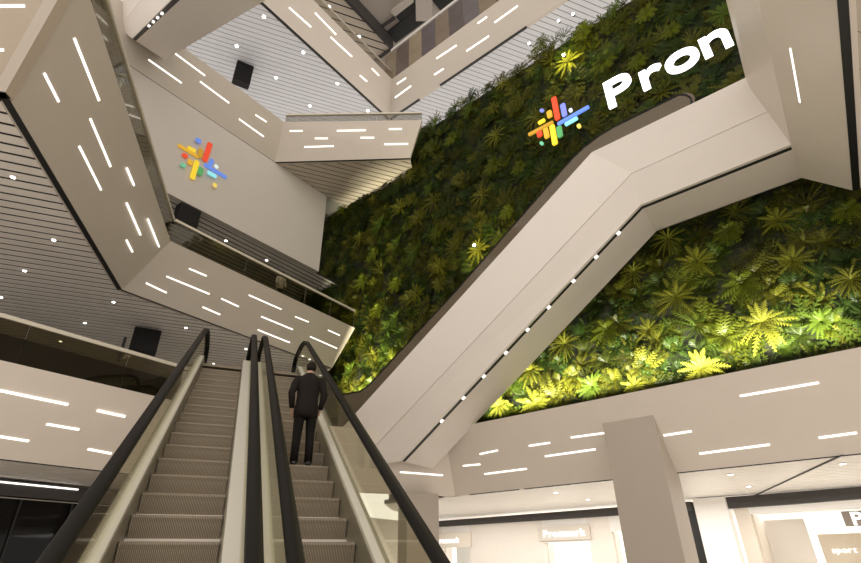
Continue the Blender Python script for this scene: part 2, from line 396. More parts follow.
slab([V0+vb*.5, V1+V(0, .6, 0), V1+dV*16+vb*6, V1+vb*26+dV*16, V0+vb*26], zb4+.22, zt4-.1)
slab([V1+V(0, .6, 0), V2e+vb2*.5, V2e+vb2*14, V1+vb2*14], zb4+.22, zt4-.1)
downlights('round downlight in the pale ceiling at the top left', [(264, 16.5), (236.8, 45.8), (303.3, 52.2), (276, 77.5), (337.4, 83.4), (310, 105.7), (367.8, 110.5)], zb4, .12, group='downlights in the pale top ceiling')

# level 5 ceiling (tan) and the roof over the void
zr = 46.
r1 = onz((392, 48), zr); r0 = onz((345, -2), zr); dr = unit(r1-r0); r0 = r0-dr*8
rl = unit(V(-dr[1], dr[0], 0)); rl = rl if rl[0] < 0 else -rl
slats('ceiling', [r0, r1, r1+rl*22, r0+rl*22], zr, M_SLATT, .8, .14, 68, 'tan slatted ceiling of the uppermost level')
MB().bar(V(r0[0], r0[1], zr+.7), V(r1[0], r1[1], zr+.7), V(-rl[1], rl[0], 0)*0+rl, .15, .85).build('trim_3', M_BEAM, kind='structure')
MB().bar(V(r1[0], r1[1], zr+.7), V(*(r1+rl*22)[:2], zr+.7), dr, .15, .85).build('trim_4', M_BEAM, kind='structure')
downlights('downlight in the tan ceiling near the top edge', [(329, 6.7), (359, 36.5)], zr, .16, group='downlights in the tan ceiling')
M_ROOF = mat('roof_panel', (.42, .37, .33), .4, noise=.12, scale=.25)
struct(MB().prism([V(-45, 0, 0), V(45, 0, 0), V(45, 75, 0), V(-45, 75, 0)], zr+1.5, zr+1.8), 'ceiling', M_ROOF, 'dark panelled roof over the void')
def roofbar(label, name, a, b, w, h, M, z=zr+1.5):
    P = onz(a, z); Q = onz(b, z); o = MB().bar(P-UPV*h, Q-UPV*h, np.cross(UPV, unit(Q-P)), w/2, h).build(name, M); tag(o, label, 'roof beam'); return o
roofbar('lower black slot between roof beams at the top', 'roof_slot', (391, 37), (424, 12), 1.5, .10, M_BLACK)
roofbar('upper black slot between roof beams at the top edge', 'roof_slot', (396, 16), (420, -2), 1.2, .10, M_BLACK)
roofbar('thin dark roof beam left of the black slots', 'roof_beam', (380, 27), (395, 17), .25, .12, M_BEAM)
roofbar('short black slot at the top edge right of the upright beam', 'roof_slot', (436, 4), (452, -8), 1.5, .10, M_BLACK)
roofbar('pale roof beam crossing the black slots at the top edge', 'roof_beam', (424, 18), (424, -6), 1.6, .25, mat('pale_beam', (.5, .45, .4), .5))
roofbar('pale roof beam above the upper black slot', 'roof_beam', (393, 12), (412, -3), .6, .2, mat('pale_beam', (.5, .45, .4), .5))

# ------------------------------------------------------------------ the two escalators
TAN = math.tan(math.radians(30)); NOS = -3.58                           # nosing line: z = NOS + eh*tan
EB = (FL-NOS)/TAN; ET = (4.76-NOS)/TAN
def znos(eh): return NOS+eh*TAN
def stepmat():
    M = bpy.data.materials.new('ribbed_step'); M.use_nodes = True; nt = M.node_tree; b = nt.nodes['Principled BSDF']
    tc = nt.nodes.new('ShaderNodeTexCoord'); wv = nt.nodes.new('ShaderNodeTexWave'); wv.bands_direction = 'X'; wv.inputs['Scale'].default_value = 17
    nt.links.new(tc.outputs['Object'], wv.inputs['Vector'])
    r = nt.nodes.new('ShaderNodeValToRGB'); r.color_ramp.elements[0].color = (.155, .125, .095, 1); r.color_ramp.elements[1].color = (.42, .35, .27, 1)
    nt.links.new(wv.outputs['Fac'], r.inputs[0]); nt.links.new(r.outputs[0], b.inputs['Base Color'])
    bp = nt.nodes.new('ShaderNodeBump'); bp.inputs['Strength'].default_value = .4; bp.inputs['Distance'].default_value = .01
    nt.links.new(wv.outputs['Fac'], bp.inputs['Height']); nt.links.new(bp.outputs['Normal'], b.inputs['Normal'])
    b.inputs['Metallic'].default_value = .2; b.inputs['Roughness'].default_value = .5
    return M
M_STEP = stepmat()
def step_mesh():
    # local x across (-.5..+.5), y forward, z up; tread nose at y=0,z=0; rounded riser below the nose
    me = bpy.data.meshes.new('step'); pr = [(.53, 0), (.03, 0), (.008, -.008), (0, -.03)]
    for k in range(1, 7):
        t = k/6; pr.append((.01+.05*math.sin(t*1.5)*t, -.03-.26*t))
    pr += [(.53, -.29)]
    v = []; f = []; n = len(pr); ridges = 1
    for x in (-.485, .485): v += [(x, y, z) for y, z in pr]
    f.append(tuple(range(n))[::-1]); f.append(tuple(range(n, 2*n)))
    for i in range(n): j = (i+1) % n; f.append((i, j, n+j, n+i))
    me.from_pydata(v, [], f); me.update()
    import bmesh
    bm = bmesh.new(); bm.from_mesh(me); bmesh.ops.recalc_face_normals(bm, faces=bm.faces); bm.to_mesh(me); bm.free()
    me.materials.append(M_STEP); return me
STEP = step_mesh()
def railpath(x, h, e_lo=None, hor=1.5):
    """centre line of a handrail: newel, level run, incline, level run, newel"""
    hv = h; lo = EB-.35; hi = ET+.05; pts = []
    zl_, zh_ = FL+hv, 4.76+hv; r = .40
    def c(e, z): pts.append(EX(x, e, z))
    for k in range(7): a = -math.pi/2+math.pi*k/6*-1; c(lo-hor+r*-math.sin(math.pi*k/6), zl_-r-r*math.cos(math.pi*k/6)) if False else None
    for k in range(9): a = math.pi*k/8; c(lo-hor-r*math.sin(a), zl_-r-r*math.cos(a))
    def bend(e, z0, s0, s1, L=.8):
        for k in range(9):
            t = k/8; u = (t-.5)*2*L
            dz = s0*u if u < 0 else s1*u
            dz = s0*(-L) + s0*2*L*t + (s1-s0)*L*t*t
            c(e+u, z0+dz)
    ebl = (zl_-(NOS+hv))/TAN; ebh = (zh_-(NOS+hv))/TAN
    bend(ebl, zl_, 0, TAN); bend(ebh, zh_, TAN, 0)
    for k in range(9): a = math.pi*k/8; c(hi+hor+r*math.sin(a), zh_-r+r*math.cos(a))
    return pts
HR = [(-.062, -.03), (.062, -.03), (.07, 0), (.05, .035), (-.05, .035), (-.07, 0)]
HV = .86/math.cos(math.radians(30))*.0+1.11                            # handrail height, measured vertically over the nosings
def escalator(label, cx, xl, xr, outer, trussx):
    root = thing('escalator', label, 'escalator', EX(cx, EB, FL))
    k = 0; e = EB+.35
    while znos(e) < 4.74:
        o = bpy.data.objects.new('step', STEP); COL.objects.link(o)
        P = EX(cx, e, znos(e)+Z0); o.rotation_euler = (0, 0, -math.radians(HE)); o.location = P; adopt(o, root); e += .50
    for x, sgn in ((xl, -1), (xr, 1)):
        pts = railpath(x, HV)
        MB().sweep(pts, XH, HR).build('handrail', M_RUBBER, root, smooth=True)
        # glass panel between deck and handrail
        core = pts[6:-6]; N_ = len(core)
        lowp = []
        for p in core:
            eh = p@EH; z = min(max(znos(eh), FL), 4.76)+.24; lowp.append(EX(x, eh, min(z, p[2]-.05)))
        mb = MB(); mb.loft([[core[i]-UPV*.03+XH*.006, lowp[i]+XH*.006, lowp[i]-XH*.006, core[i]-UPV*.03-XH*.006] for i in range(N_)])
        mb.build('glass_balustrade', M_GLASSE, root)
    e0_, e1_ = EB-1.6, ET+1.3
    def prof(name, x0, x1, h0, h1, M):
        P = []
        for e in (e0_, EB, ET, e1_): P.append((e, min(max(znos(e), FL), 4.76)))
        MB().loft([[EX(x0, e, z+h0), EX(x1, e, z+h0), EX(x1, e, z+h1), EX(x0, e, z+h1)] for e, z in P]).build(name, M, root)
    s0, s1 = cx-.495, cx+.495
    prof('skirt', s0-.03, s0, -.25, .20, M_SKIRT); prof('skirt', s1, s1+.03, -.25, .20, M_SKIRT)
    if outer == 'left':
        prof('inner_deck', s0-.115, s0-.012, .17, .25, M_DECK); prof('inner_deck', s1+.012, s1+.20, .17, .25, M_DECK)
        prof('side_panel', s0-.19, s0-.115, -.8, .20, M_SKIRT)
    else:
        prof('inner_deck', s1+.012, s1+.115, .17, .25, M_DECK); prof('inner_deck', s0-.20, s0-.012, .17, .25, M_DECK)
        prof('side_panel', s1+.115, s1+.19, -.8, .20, M_SKIRT)
    prof('truss', trussx[0], trussx[1], -1.0, -.27, M_ESC)
    MB().hexa([EX(s0, EB-1.6, FL), EX(s1, EB-1.6, FL), EX(s1, EB+.34, FL), EX(s0, EB+.34, FL)], [EX(s0, EB-1.6, FL+.015), EX(s1, EB-1.6, FL+.015), EX(s1, EB+.34, FL+.015), EX(s0, EB+.34, FL+.015)]).build('comb_plate', M_DECK, root)
    MB().hexa([EX(s0, ET-.1, 4.70), EX(s1, ET-.1, 4.70), EX(s1, ET+1.4, 4.70), EX(s0, ET+1.4, 4.70)], [EX(s0, ET-.1, 4.775), EX(s1, ET-.1, 4.775), EX(s1, ET+1.4, 4.775), EX(s0, ET+1.4, 4.775)]).build('comb_plate', M_STEP, root)
    return root
escalator('left of the two parallel escalators, its steps empty', -.31, -.885, .364, 'left', (-1.0, .40))
escalator('right of the two parallel escalators, carrying the man in the dark suit', 1.19, .657, 1.797, 'right', (.50, 1.88))
MB().loft([[EX(.395, e, z+.16), EX(.625, e, z+.16), EX(.625, e, z+.235), EX(.395, e, z+.235)] for e, z in ((EB-1.6, FL), (EB, FL), (ET, 4.76), (ET+1.3, 4.76))]).build('trim_2', M_DECK, kind='structure')

# ------------------------------------------------------------------ the big enclosed escalator crossing the plant wall
def sloped_escalator(label, lines, cap, dots, rail, glassM, root_at, segs=(), gapr=(.055, .15)):
    root = thing('enclosed_escalator', label, 'escalator', root_at)
    T, Fd, K, Bf, Tb = [[np.asarray(p, float) for p in l] for l in lines]     # top, fold, near bottom, far bottom, far top
    n = len(T)
    def shell(name, a, b, th, M):
        mb = MB(); rings = []
        for i in range(n): rings.append([a[i], b[i], b[i]+th, a[i]+th])
        mb.loft(rings).build(name, M, root)
    shell('upper_side_panel', T, [f+(t-f)*.012 for f, t in zip(Fd, T)], cap, M_ESC)
    shell('lower_side_panel', Fd, K, cap, M_ESC)
    shell('underside_panel', [k+(b-k)*(gapr[1]-.005) for k, b in zip(K, Bf)], Bf, UPV*.12, M_ESC)
    MB().loft([[k+(b-k)*gapr[0]+UPV*.01, k+(b-k)*gapr[1]+UPV*.01, k+(b-k)*gapr[1]+UPV*.2, k+(b-k)*gapr[0]+UPV*.2] for k, b in list(zip(K, Bf))]).build('shadow_gap', M_BLACK, root)
    shell('top_deck', [t+cap for t in T], Tb, -UPV*.08, M_ESC)
    shell('rear_side_panel', Tb, Bf, -cap*.3, M_ESC)
    for P in dots:
        MB().bar(*P, V(0, 0, 1), .035, .04).build('gap_light', M_STRIP, root)
    return root
def sz(s, z, n): return S(s, n, z)
sl = .655
def line(n, sb, zbv, s_end, s_start=-16.4):
    return [sz(s_start, zbv-(sb-s_start)*sl, n), sz(sb, zbv, n), sz(s_end, zbv, n)]
T_ = [sz(-17.2, 12.95-(-4.33+17.2)*.627, -14.5), sz(-4.33, 12.95, -14.5), sz(1.9, 12.95, -14.5)]
F_ = [sz(-16.6, 11.68-(-3.31+16.6)*.622, -15), sz(-3.31, 11.7, -15), sz(2.2, 11.8, -15)]
K_ = line(-15.5, -3.41, 10.7, 2.2, -14.5); B_ = line(-17.5, -3.55, 10.7, 2.2, -14.5)
K_[0] = sz(-14.45, 3.58, -15.5); B_[0] = sz(-14.45, 3.50, -17.5)
Tb_ = [T_[0]-QA*2.9, T_[1]-QA*2.9, T_[2]-QA*2.9]
dots = []
kd = unit(K_[1]-K_[0])
for p in [(618.4, 231.9), (595.7, 255.8), (571.8, 279.3), (547, 305.8), (526.6, 329.3), (504.5, 352.4), (481.8, 375.3), (461.3, 397), (439.2, 419.8)]:
    P = onn(p, -15.53); P = K_[0]+kd*np.dot(P-K_[0], kd)-QA*.19-UPV*.02; dots.append((P-kd*.07, P+kd*.07))
GE = sloped_escalator('large white enclosed escalator seen from below, crossing the plant wall', (T_, F_, K_, B_, Tb_), -QA*.12, dots, None, None, sz(-14, 3.5, -16))
def bez(pts, k=6):
    out = []
    for i in range(len(pts)-1):
        for j in range(k): out.append(pts[i]+(pts[i+1]-pts[i])*(j/k))
    return out+[pts[-1]]
rpx = [(340, 395), (352, 393), (360, 391.5), (367, 387), (374, 380), (457, 290), (560, 172.5), (572, 159), (584, 147.5), (600, 135.5), (614, 127), (679, 95), (686, 95), (691, 98.5), (692, 103), (688, 108)]
rp_ = [onn(p, -14.75) for p in rpx]
MB().sweep(rp_, QA, [(-.04, -.022), (.04, -.022), (.04, .022), (-.04, .022)]).build('handrail', M_RUBBER, GE)
def brown_glass():
    M = glassmat('brown_glass', (.62, .54, .42), 1.0); nt = M.node_tree; out = nt.nodes['Material Output']; old = out.inputs[0].links[0].from_socket
    d_ = nt.nodes.new('ShaderNodeBsdfDiffuse'); d_.inputs[0].default_value = (.26, .21, .15, 1); mx = nt.nodes.new('ShaderNodeMixShader'); mx.inputs[0].default_value = .45
    nt.links.new(old, mx.inputs[1]); nt.links.new(d_.outputs[0], mx.inputs[2]); nt.links.new(mx.outputs[0], out.inputs[0])
    return M
mb = MB(); rings = []
for P in rp_[:-3]:
    s_ = P@RA
    t = [T_[0]@RA, T_[1]@RA]; zt_ = 12.95 if s_ > -4.33 else 12.95-(-4.33-s_)*.627
    zt_ = min(zt_-.1, P[2]-.05); b_ = S(s_, -14.75, zt_)
    rings.append([P+QA*.01, b_+QA*.01, b_-QA*.01, P-QA*.01])
mb.loft(rings).build('glass_balustrade', brown_glass(), GE)
# rounded glass newel end
c_ = onn((682, 103), -14.75); 
MB().disc(c_-QA*.012, QA, .40, .02, 20).build('glass_newel', MATS['brown_glass'], GE)

# the other enclosed escalator, high overhead at the top left, descending towards the viewer
UH = -46.6
ud = -H(UH, 34.5); ux = H(UH+90)
k0 = onz((132, 38.5), 22.0)-ud*.0
k1 = k0+ud*14
fb0_ = k0+ux*1.58; fb1_ = fb0_+ud*14
kU = [k0, k0+ud*7, k1]; bU = [fb0_-ud*.3, fb0_+ud*7, fb1_]
fU = [p-ux*.5+UPV*.95 for p in (k0-ud*2.5, k0+ud*7, k1)]; tU = [p-ux*1.0+UPV*2.3 for p in (k0-ud*3.5, k0+ud*7, k1)]
tbU = [p+ux*2.9 for p in tU]
dU_ = []
for p in [(147, 24.3), (151, 19.8), (155, 15.4), (159, 10.8)]:
    r_ = ray(*p); t_ = np.linalg.norm(np.cross(k0, unit(r_)))
    # nearest point of the joint to that line of sight
    u1 = ud; u2 = unit(r_); w_ = k0; b_ = u1@u2; tt = (b_*(u2@w_)-(u1@w_))/(1-b_*b_); P = k0+u1*tt+ux*.10-UPV*.02; dU_.append((P-ud*.1, P+ud*.1))
sloped_escalator('white enclosed escalator high up at the top left, running down towards the viewer', (tU, fU, kU, bU, tbU), ux*.03, dU_, None, None, k0, gapr=(.015, .12))

# ------------------------------------------------------------------ columns and shops at ground level
def column(label, s0, s1, n0, n1, z1, M=M_COLUMN):
    o = MB().hexa([S(s0, n0, FL), S(s1, n0, FL), S(s1, n1, FL), S(s0, n1, FL)], [S(s0, n0, z1), S(s1, n0, z1), S(s1, n1, z1), S(s0, n1, z1)]).build('column', M, bevel=.015)
    return tag(o, label, 'column')
column('square beige column standing in front of the white balcony front', -6.95, -5.2, -17.88, -19.3, 4.5)
cp = [onz((407, 494), 2.5), onz((438.6, 495), 2.5)]; cdir = unit(cp[1]-cp[0]); cn = V(-cdir[1], cdir[0], 0)
o = MB().prism([cp[0], cp[1], cp[1]+cn*1.2, cp[0]+cn*1.2], FL, zb1-.02).build('column', M_COLUMN, bevel=.015); tag(o, 'beige column half hidden behind the right handrail', 'column')

SN = -28.0
def sp(p, n=SN): return onn(p, n)
struct(MB().hexa([S(-26, SN-6.2, FL), S(12, SN-6.2, FL), S(12, SN-6.5, FL), S(-26, SN-6.5, FL)], [S(-26, SN-6.2, zb1-.03), S(12, SN-6.2, zb1-.03), S(12, SN-6.5, zb1-.03), S(-26, SN-6.5, zb1-.03)]), 'wall_shop', M_SHOPW, 'bright back wall of the shops')
struct(MB().hexa([S(-26, SN-6.5, zb1-.02), S(12, SN-6.5, zb1-.02), S(12, SN-.6, zb1-.02), S(-26, SN-.6, zb1-.02)], [S(-26, SN-6.5, zb1+.2), S(12, SN-6.5, zb1+.2), S(12, SN-.6, zb1+.2), S(-26, SN-.6, zb1+.2)]), 'ceiling', M_SHOPW, 'white shop ceiling')
o = MB().hexa([S(-25, SN+.15, 2.03), S(-7.3, SN+.15, 2.03), S(-7.3, SN-.3, 2.03), S(-25, SN-.3, 2.03)], [S(-25, SN+.15, 2.36), S(-7.3, SN+.15, 2.43), S(-7.3, SN-.3, 2.43), S(-25, SN-.3, 2.36)]).build('lintel_beam', M_BEAM); tag(o, 'long dark beam over the shop fronts left of the square column', 'beam')
o = MB().hexa([S(-5.75, SN+.15, 2.02), S(9, SN+.15, 2.20), S(9, SN-.3, 2.20), S(-5.75, SN-.3, 2.02)], [S(-5.75, SN+.15, 2.5), S(9, SN+.15, 2.55), S(9, SN-.3, 2.55), S(-5.75, SN-.3, 2.5)]).build('lintel_beam', M_BEAM); tag(o, 'thick dark beam over the shop front at the right edge', 'beam')
def shopfront(label, s0, s1, opening, M=M_SHOP, zt=2.03, rec=.9):
    """side piers, header, side walls of the recessed doorway and its glazed back"""
    r = thing('storefront', label, 'shop front', S((s0+s1)/2, SN-.2, FL))
    a, b, h = opening
    for x0, x1 in ((s0, a), (b, s1)):
        if x1-x0 > .02:
            MB().hexa([S(x0, SN, FL), S(x1, SN, FL), S(x1, SN-.3, FL), S(x0, SN-.3, FL)], [S(x0, SN, zt), S(x1, SN, zt), S(x1, SN-.3, zt), S(x0, SN-.3, zt)]).build('pier', M, r)
    MB().hexa([S(a, SN, h), S(b, SN, h), S(b, SN-.3, h), S(a, SN-.3, h)], [S(a, SN, zt), S(b, SN, zt), S(b, SN-.3, zt), S(a, SN-.3, zt)]).build('header', M_SHOPW, r)
    for x in (a, b-.06):
        MB().hexa([S(x, SN-.3, FL), S(x+.06, SN-.3, FL), S(x+.06, SN-rec, FL), S(x, SN-rec, FL)], [S(x, SN-.3, h), S(x+.06, SN-.3, h), S(x+.06, SN-rec, h), S(x, SN-rec, h)]).build('reveal', M, r)
    MB().hexa([S(a, SN-rec, FL), S(b, SN-rec, FL), S(b, SN-rec-.03, FL), S(a, SN-rec-.03, FL)], [S(a, SN-rec, h), S(b, SN-rec, h), S(b, SN-rec-.03, h), S(a, SN-rec-.03, h)]).build('shop_glass', MATS['shop_clear'], r)
    return r
s = lambda p: (sp(p)@RA)
shopfront('pale shop front just right of the slim column', -22.9, s((495, 540)), (s((442, 540)), s((470, 550)), .95))
shopfront('pale shop front with a wide doorway under the long white sign', s((495, 540)), s((604, 530)), (s((545, 550)), s((590, 545)), .92))
shopfront('cream shop front behind the square column', s((604, 530)), s((697, 540)), (s((612, 540)), s((660, 540)), 1.3))
shopfront('wide cream shop front at the right edge with a dark sign', s((742, 540)), s((900, 540)), (s((757, 540)), s((880, 540)), 1.75), mat('shop_beige', (.70, .63, .54), .5, noise=.06, scale=1), zt=2.03, rec=2.6)
# inner fittings of the right shop
o = MB().hexa([S(-4.9, -30.2, FL), S(-3.3, -30.2, FL), S(-3.3, -30.35, FL), S(-4.9, -30.35, FL)], [S(-4.9, -30.2, 1.6), S(-3.3, -30.2, 1.6), S(-3.3, -30.35, 1.6), S(-4.9, -30.35, 1.6)]).build('display_wall', M_SHOP); tag(o, 'cream display wall inside the right hand shop', 'display wall')
o = MB().hexa([S(-3.0, -30.2, FL), S(3, -30.2, FL), S(3, -30.35, FL), S(-3.0, -30.35, FL)], [S(-3.0, -30.2, .95), S(3, -30.2, .95), S(3, -30.35, .95), S(-3.0, -30.35, .95)]).build('display_wall', mat('shop_beige2', (.66, .58, .46), .5, noise=.05)); tag(o, 'low beige display wall behind the white word in the right hand shop', 'display wall')
P = sp((756, 559), SN-2.3)
o = MB().disc(P, QA, .13, .05).build('wall_lamp', mat('brown_knob', (.25, .15, .09), .5)); tag(o, 'small brown round fitting inside the right hand shop', 'fitting')
# pilaster with dark recess
pr = thing('pilaster', 'bright white pilaster beside a dark recess, right of the square column', 'column', S(-6.4, SN+.5, FL))
MB().hexa([S(s((697, 506))-.03, SN+.4, FL), S(-5.75, SN+.4, FL), S(-5.75, SN-.3, FL), S(s((697, 506))-.03, SN-.3, FL)], [S(s((697, 506))-.03, SN+.4, 2.5), S(-5.75, SN+.4, 2.5), S(-5.75, SN-.3, 2.5), S(s((697, 506))-.03, SN-.3, 2.5)]).build('shaft', M_SHOPW, pr)
MB().hexa([S(-7.8, SN+.12, FL), S(-6.9, SN+.12, FL), S(-6.9, SN-.4, FL), S(-7.8, SN-.4, FL)], [S(-7.8, SN+.12, 2.40), S(-6.9, SN+.12, 2.40), S(-6.9, SN-.4, 2.40), S(-7.8, SN-.4, 2.40)]).build('dark_recess', M_BLACK, pr)

# lettering -----------------------------------------------------------
def text_mesh(ch, size, depth, bold):
    cu = bpy.data.curves.new('t', 'FONT'); cu.body = ch; cu.size = size; cu.extrude = depth; cu.offset = bold; cu.resolution_u = 6
    ob = bpy.data.objects.new('t', cu); COL.objects.link(ob)
    dg = bpy.context.evaluated_depsgraph_get(); me = bpy.data.meshes.new_from_object(ob.evaluated_get(dg))
    bpy.data.objects.remove(ob); bpy.data.curves.remove(cu)
    return me
def lettering(word, P, ux_, uy_, nz, cap, sx, M, parent, depth=.02, bold=0., track=1.08, name='letter', gapx=.075, extra={}):
    x = 0.
    for ch in word:
        me = text_mesh(ch, 1.0, 0, bold); v = np.array([q.co[:] for q in me.vertices])
        w = v[:, 0].max()-v[:, 0].min(); x0 = v[:, 0].min(); k = cap/.70
        me.transform(Matrix.Translation((-x0, 0, 0)))
        # give depth by extruding the flat glyph
        import bmesh
        bm = bmesh.new(); bm.from_mesh(me); g = bmesh.ops.extrude_face_region(bm, geom=bm.faces[:])
        vs = [e for e in g['geom'] if isinstance(e, bmesh.types.BMVert)]
        for q in vs: q.co.z += depth/k
        bmesh.ops.recalc_face_normals(bm, faces=bm.faces); bm.to_mesh(me); bm.free()
        o = bpy.data.objects.new(name, me); COL.objects.link(o); me.materials.clear(); me.materials.append(M)
        R = Matrix.Identity(4)
        for i in range(3): R[i][0] = ux_[i]*k*sx; R[i][1] = uy_[i]*k; R[i][2] = nz[i]*k
        me.transform(R)
        o.location = P+ux_*(x*k*sx)+V(0, 0, Z0); adopt(o, parent)
        x += w*track+gapx+extra.get(ch, 0)
    return x*cap/.70*sx
M_LET = emit('sign_letters', (1, 1, 1), 2.2)
LZ = 17.28; LNn = -17.35
r = thing('wall_sign', 'large white illuminated lettering mounted on the plant wall', 'sign', S(-1.5, LNn, LZ))
lettering('Pron', S(-4.03, LNn, LZ), RA, UPV, QA, 1.52, 1.17, M_LET, r, depth=.15, bold=.014, track=1.0, gapx=.04, extra={'P': .09})
def sign_board(label, p0, p1, word, col, Mt, n, cap, inset, sx=1.1, thick=.12, zc=None):
    P0 = sp(p0, n); P1 = sp(p1, n); s0, s1 = P0@RA, P1@RA; z0, z1 = min(P0[2], P1[2]), max(P0[2], P1[2])
    r = thing('shop_sign', label, 'sign', S((s0+s1)/2, n, z0))
    MB().hexa([S(s0, n, z0), S(s1, n, z0), S(s1, n-thick, z0), S(s0, n-thick, z0)], [S(s0, n, z1), S(s1, n, z1), S(s1, n-thick, z1), S(s0, n-thick, z1)]).build('board', col, r)
    lettering(word, S(s0+inset, n+.005, (z0+z1)/2-cap/2), RA, UPV, QA, cap, sx, Mt, r, depth=.03, bold=.02)
M_BOARD = mat('pale_sign_board', (.66, .60, .53), .5); M_LET2 = emit('small_letters', (1, 1, 1), 1.5)
sign_board('pale shop sign with white word over the middle doorway', (539, 541), (588.5, 524.5), 'Pronmark', M_BOARD, M_LET2, SN+.14, .33, .32, 1.13)
sign_board('pale shop sign with white word beside the slim column', (436, 548), (470, 532), 'Pronmark', mat('pale_sign_board2', (.78, .71, .62), .5), M_LET2, SN+.14, .27, .1, .98)
sign_board('grey brown shop sign with white word cut by the right edge', (846, 526.5), (905, 508), 'Pronmark', mat('taupe_sign_board', (.20, .16, .13), .5), M_LET2, SN+.10, .46, .28, 1.2)
P = sp((833, 553), -30.1); r = thing('shop_sign', 'small white word on the beige wall inside the right hand shop', 'sign', P)
lettering('sport', P, RA, UPV, QA, .22, 1.15, M_LET2, r, depth=.02, bold=.01)

LC = dict(red=(.85, .07, .02), peri=(.22, .27, .80), blue=(.14, .28, .85), cyan=(.30, .85, .95), gold=(.55, .30, .02), yellow=(.95, .68, .03), amber=(.75, .42, .03), green=(.09, .38, .12), mint=(.16, .55, .32), white=(.8, .93, .97), lemon=(.90, .66, .12))
def pill(a, b, w, th, nz, k=8):
    d = b-a; L = np.linalg.norm(d); d = unit(d) if L > 1e-6 else RA; q = np.cross(nz, d); r = w/2; ring = []
    rr = r*.55
    for c, sg in ((b, 1), (a, -1)):
        for i in range(k+1):
            t = -math.pi/2+math.pi*i/k; ring.append(c+sg*(d*rr*math.cos(t)+q*r*math.sin(t)))
    return ring, [p+nz*th for p in ring]
def logo(label, strokes, sc, org, P0, nz, th, glow, standoff):
    c = onp((org[0]+400/sc, org[1]+300/sc), P0, nz)
    r = thing('logo_sign', label, 'sign', c)
    for i, (cn_, x0, y0, x1, y1, w) in enumerate(strokes):
        a = onp((org[0]+x0/sc, org[1]+y0/sc), P0, nz); b = onp((org[0]+x1/sc, org[1]+y1/sc), P0, nz)
        dist = np.linalg.norm(a-b)
        wm = w/sc*(c@fw)/F
        off = nz*(standoff + .012*i)
        ring, ring2 = pill(a+off, b+off, wm, th, nz)
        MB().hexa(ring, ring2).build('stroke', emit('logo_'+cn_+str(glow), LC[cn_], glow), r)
logo('glowing multicoloured crossed bars logo left of the white letters', [
    ('blue', 415, 312, 622, 195, 28), ('gold', 210, 388, 372, 303, 28), ('red', 383, 135, 410, 278, 38), ('peri', 446, 182, 460, 255, 36), ('cyan', 470, 320, 545, 278, 28),
    ('white', 500, 224, 508, 220, 30), ('peri', 301, 228, 305, 222, 34), ('amber', 354, 235, 360, 268, 36), ('yellow', 285, 314, 320, 295, 30),
    ('red', 286, 378, 292, 404, 38), ('amber', 332, 360, 343, 415, 36), ('yellow', 378, 340, 400, 462, 38), ('green', 427, 350, 437, 410, 38), ('mint', 306, 464, 310, 460, 34), ('lemon', 567, 345, 573, 341, 36)],
    7.033, (500, 80), S(-6, -17.35, 18), QA, .08, .95, 0)
logo('flat multicoloured crossed bars logo on the plain wall at upper left', [
    ('blue', 385, 318, 530, 404, 30), ('blue', 436, 285, 408, 335, 30), ('amber', 200, 182, 335, 262, 28), ('yellow', 268, 200, 312, 222, 30), ('red', 418, 172, 380, 288, 36), ('red', 241, 250, 240, 262, 40),
    ('amber', 280, 292, 272, 312, 36), ('gold', 352, 215, 342, 262, 34), ('yellow', 322, 300, 288, 415, 36), ('green', 350, 350, 338, 385, 40), ('mint', 224, 320, 222, 332, 36), ('blue', 331, 148, 328, 160, 40),
    ('cyan', 398, 378, 448, 406, 32), ('white', 450, 330, 456, 345, 28), ('lemon', 436, 466, 448, 472, 34)],
    7.036, (150, 120), LWP, lwn, .03, .55, .012)  # flat decal with a faint glow built into its stroke colours

# ------------------------------------------------------------------ dark shop and hanging screens on the left
d0 = onz((0, 481), 2.45); d1 = onz((90, 490), 2.45); dd = unit(d1-d0); dn = V(-dd[1], dd[0], 0); dn = dn if dn[0] < 0 else -dn
D0 = d0-dd*4; D1 = d1+dd*6; Ld = np.linalg.norm(D1-D0)
r = thing('storefront', 'dark unlit shop front under the left balcony', 'shop front', V(d0[0], d0[1], FL))
MB().box(V(D0[0], D0[1], 2.05)+dn*.02, dd*Ld, dn*.3, UPV*.45).build('header', M_BEAM, r)
MB().box(V(D0[0], D0[1], 2.40)-dn*.03, dd*(Ld*.5), dn*.05, UPV*.05).build('light_strip', M_STRIP, r)
MB().box(V(D0[0], D0[1], 1.97)-dn*.02, dd*Ld, dn*.04, UPV*.03).build('edge_trim', mat('dim_trim', (.35, .32, .28), .3, metal=.5), r)
MB().box(V(D0[0], D0[1], FL)+dn*.1, dd*Ld, dn*.03, UPV*3.75).build('shop_glass', glassmat('black_glass', (.15, .14, .13), .35), r)
for i in range(9):
    MB().box(V(*(D0+dd*(Ld*i/8-.03))[:2], FL)+dn*.04, dd*.06, dn*.08, UPV*3.72).build('mullion', M_BLACK, r)
struct(MB().box(V(D0[0], D0[1], FL)+dn*4, dd*Ld, dn*.3, UPV*4.2), 'wall_left_shop', mat('shop_dark_wall', (.02, .019, .018), .5), 'dark back wall of the unlit shop')
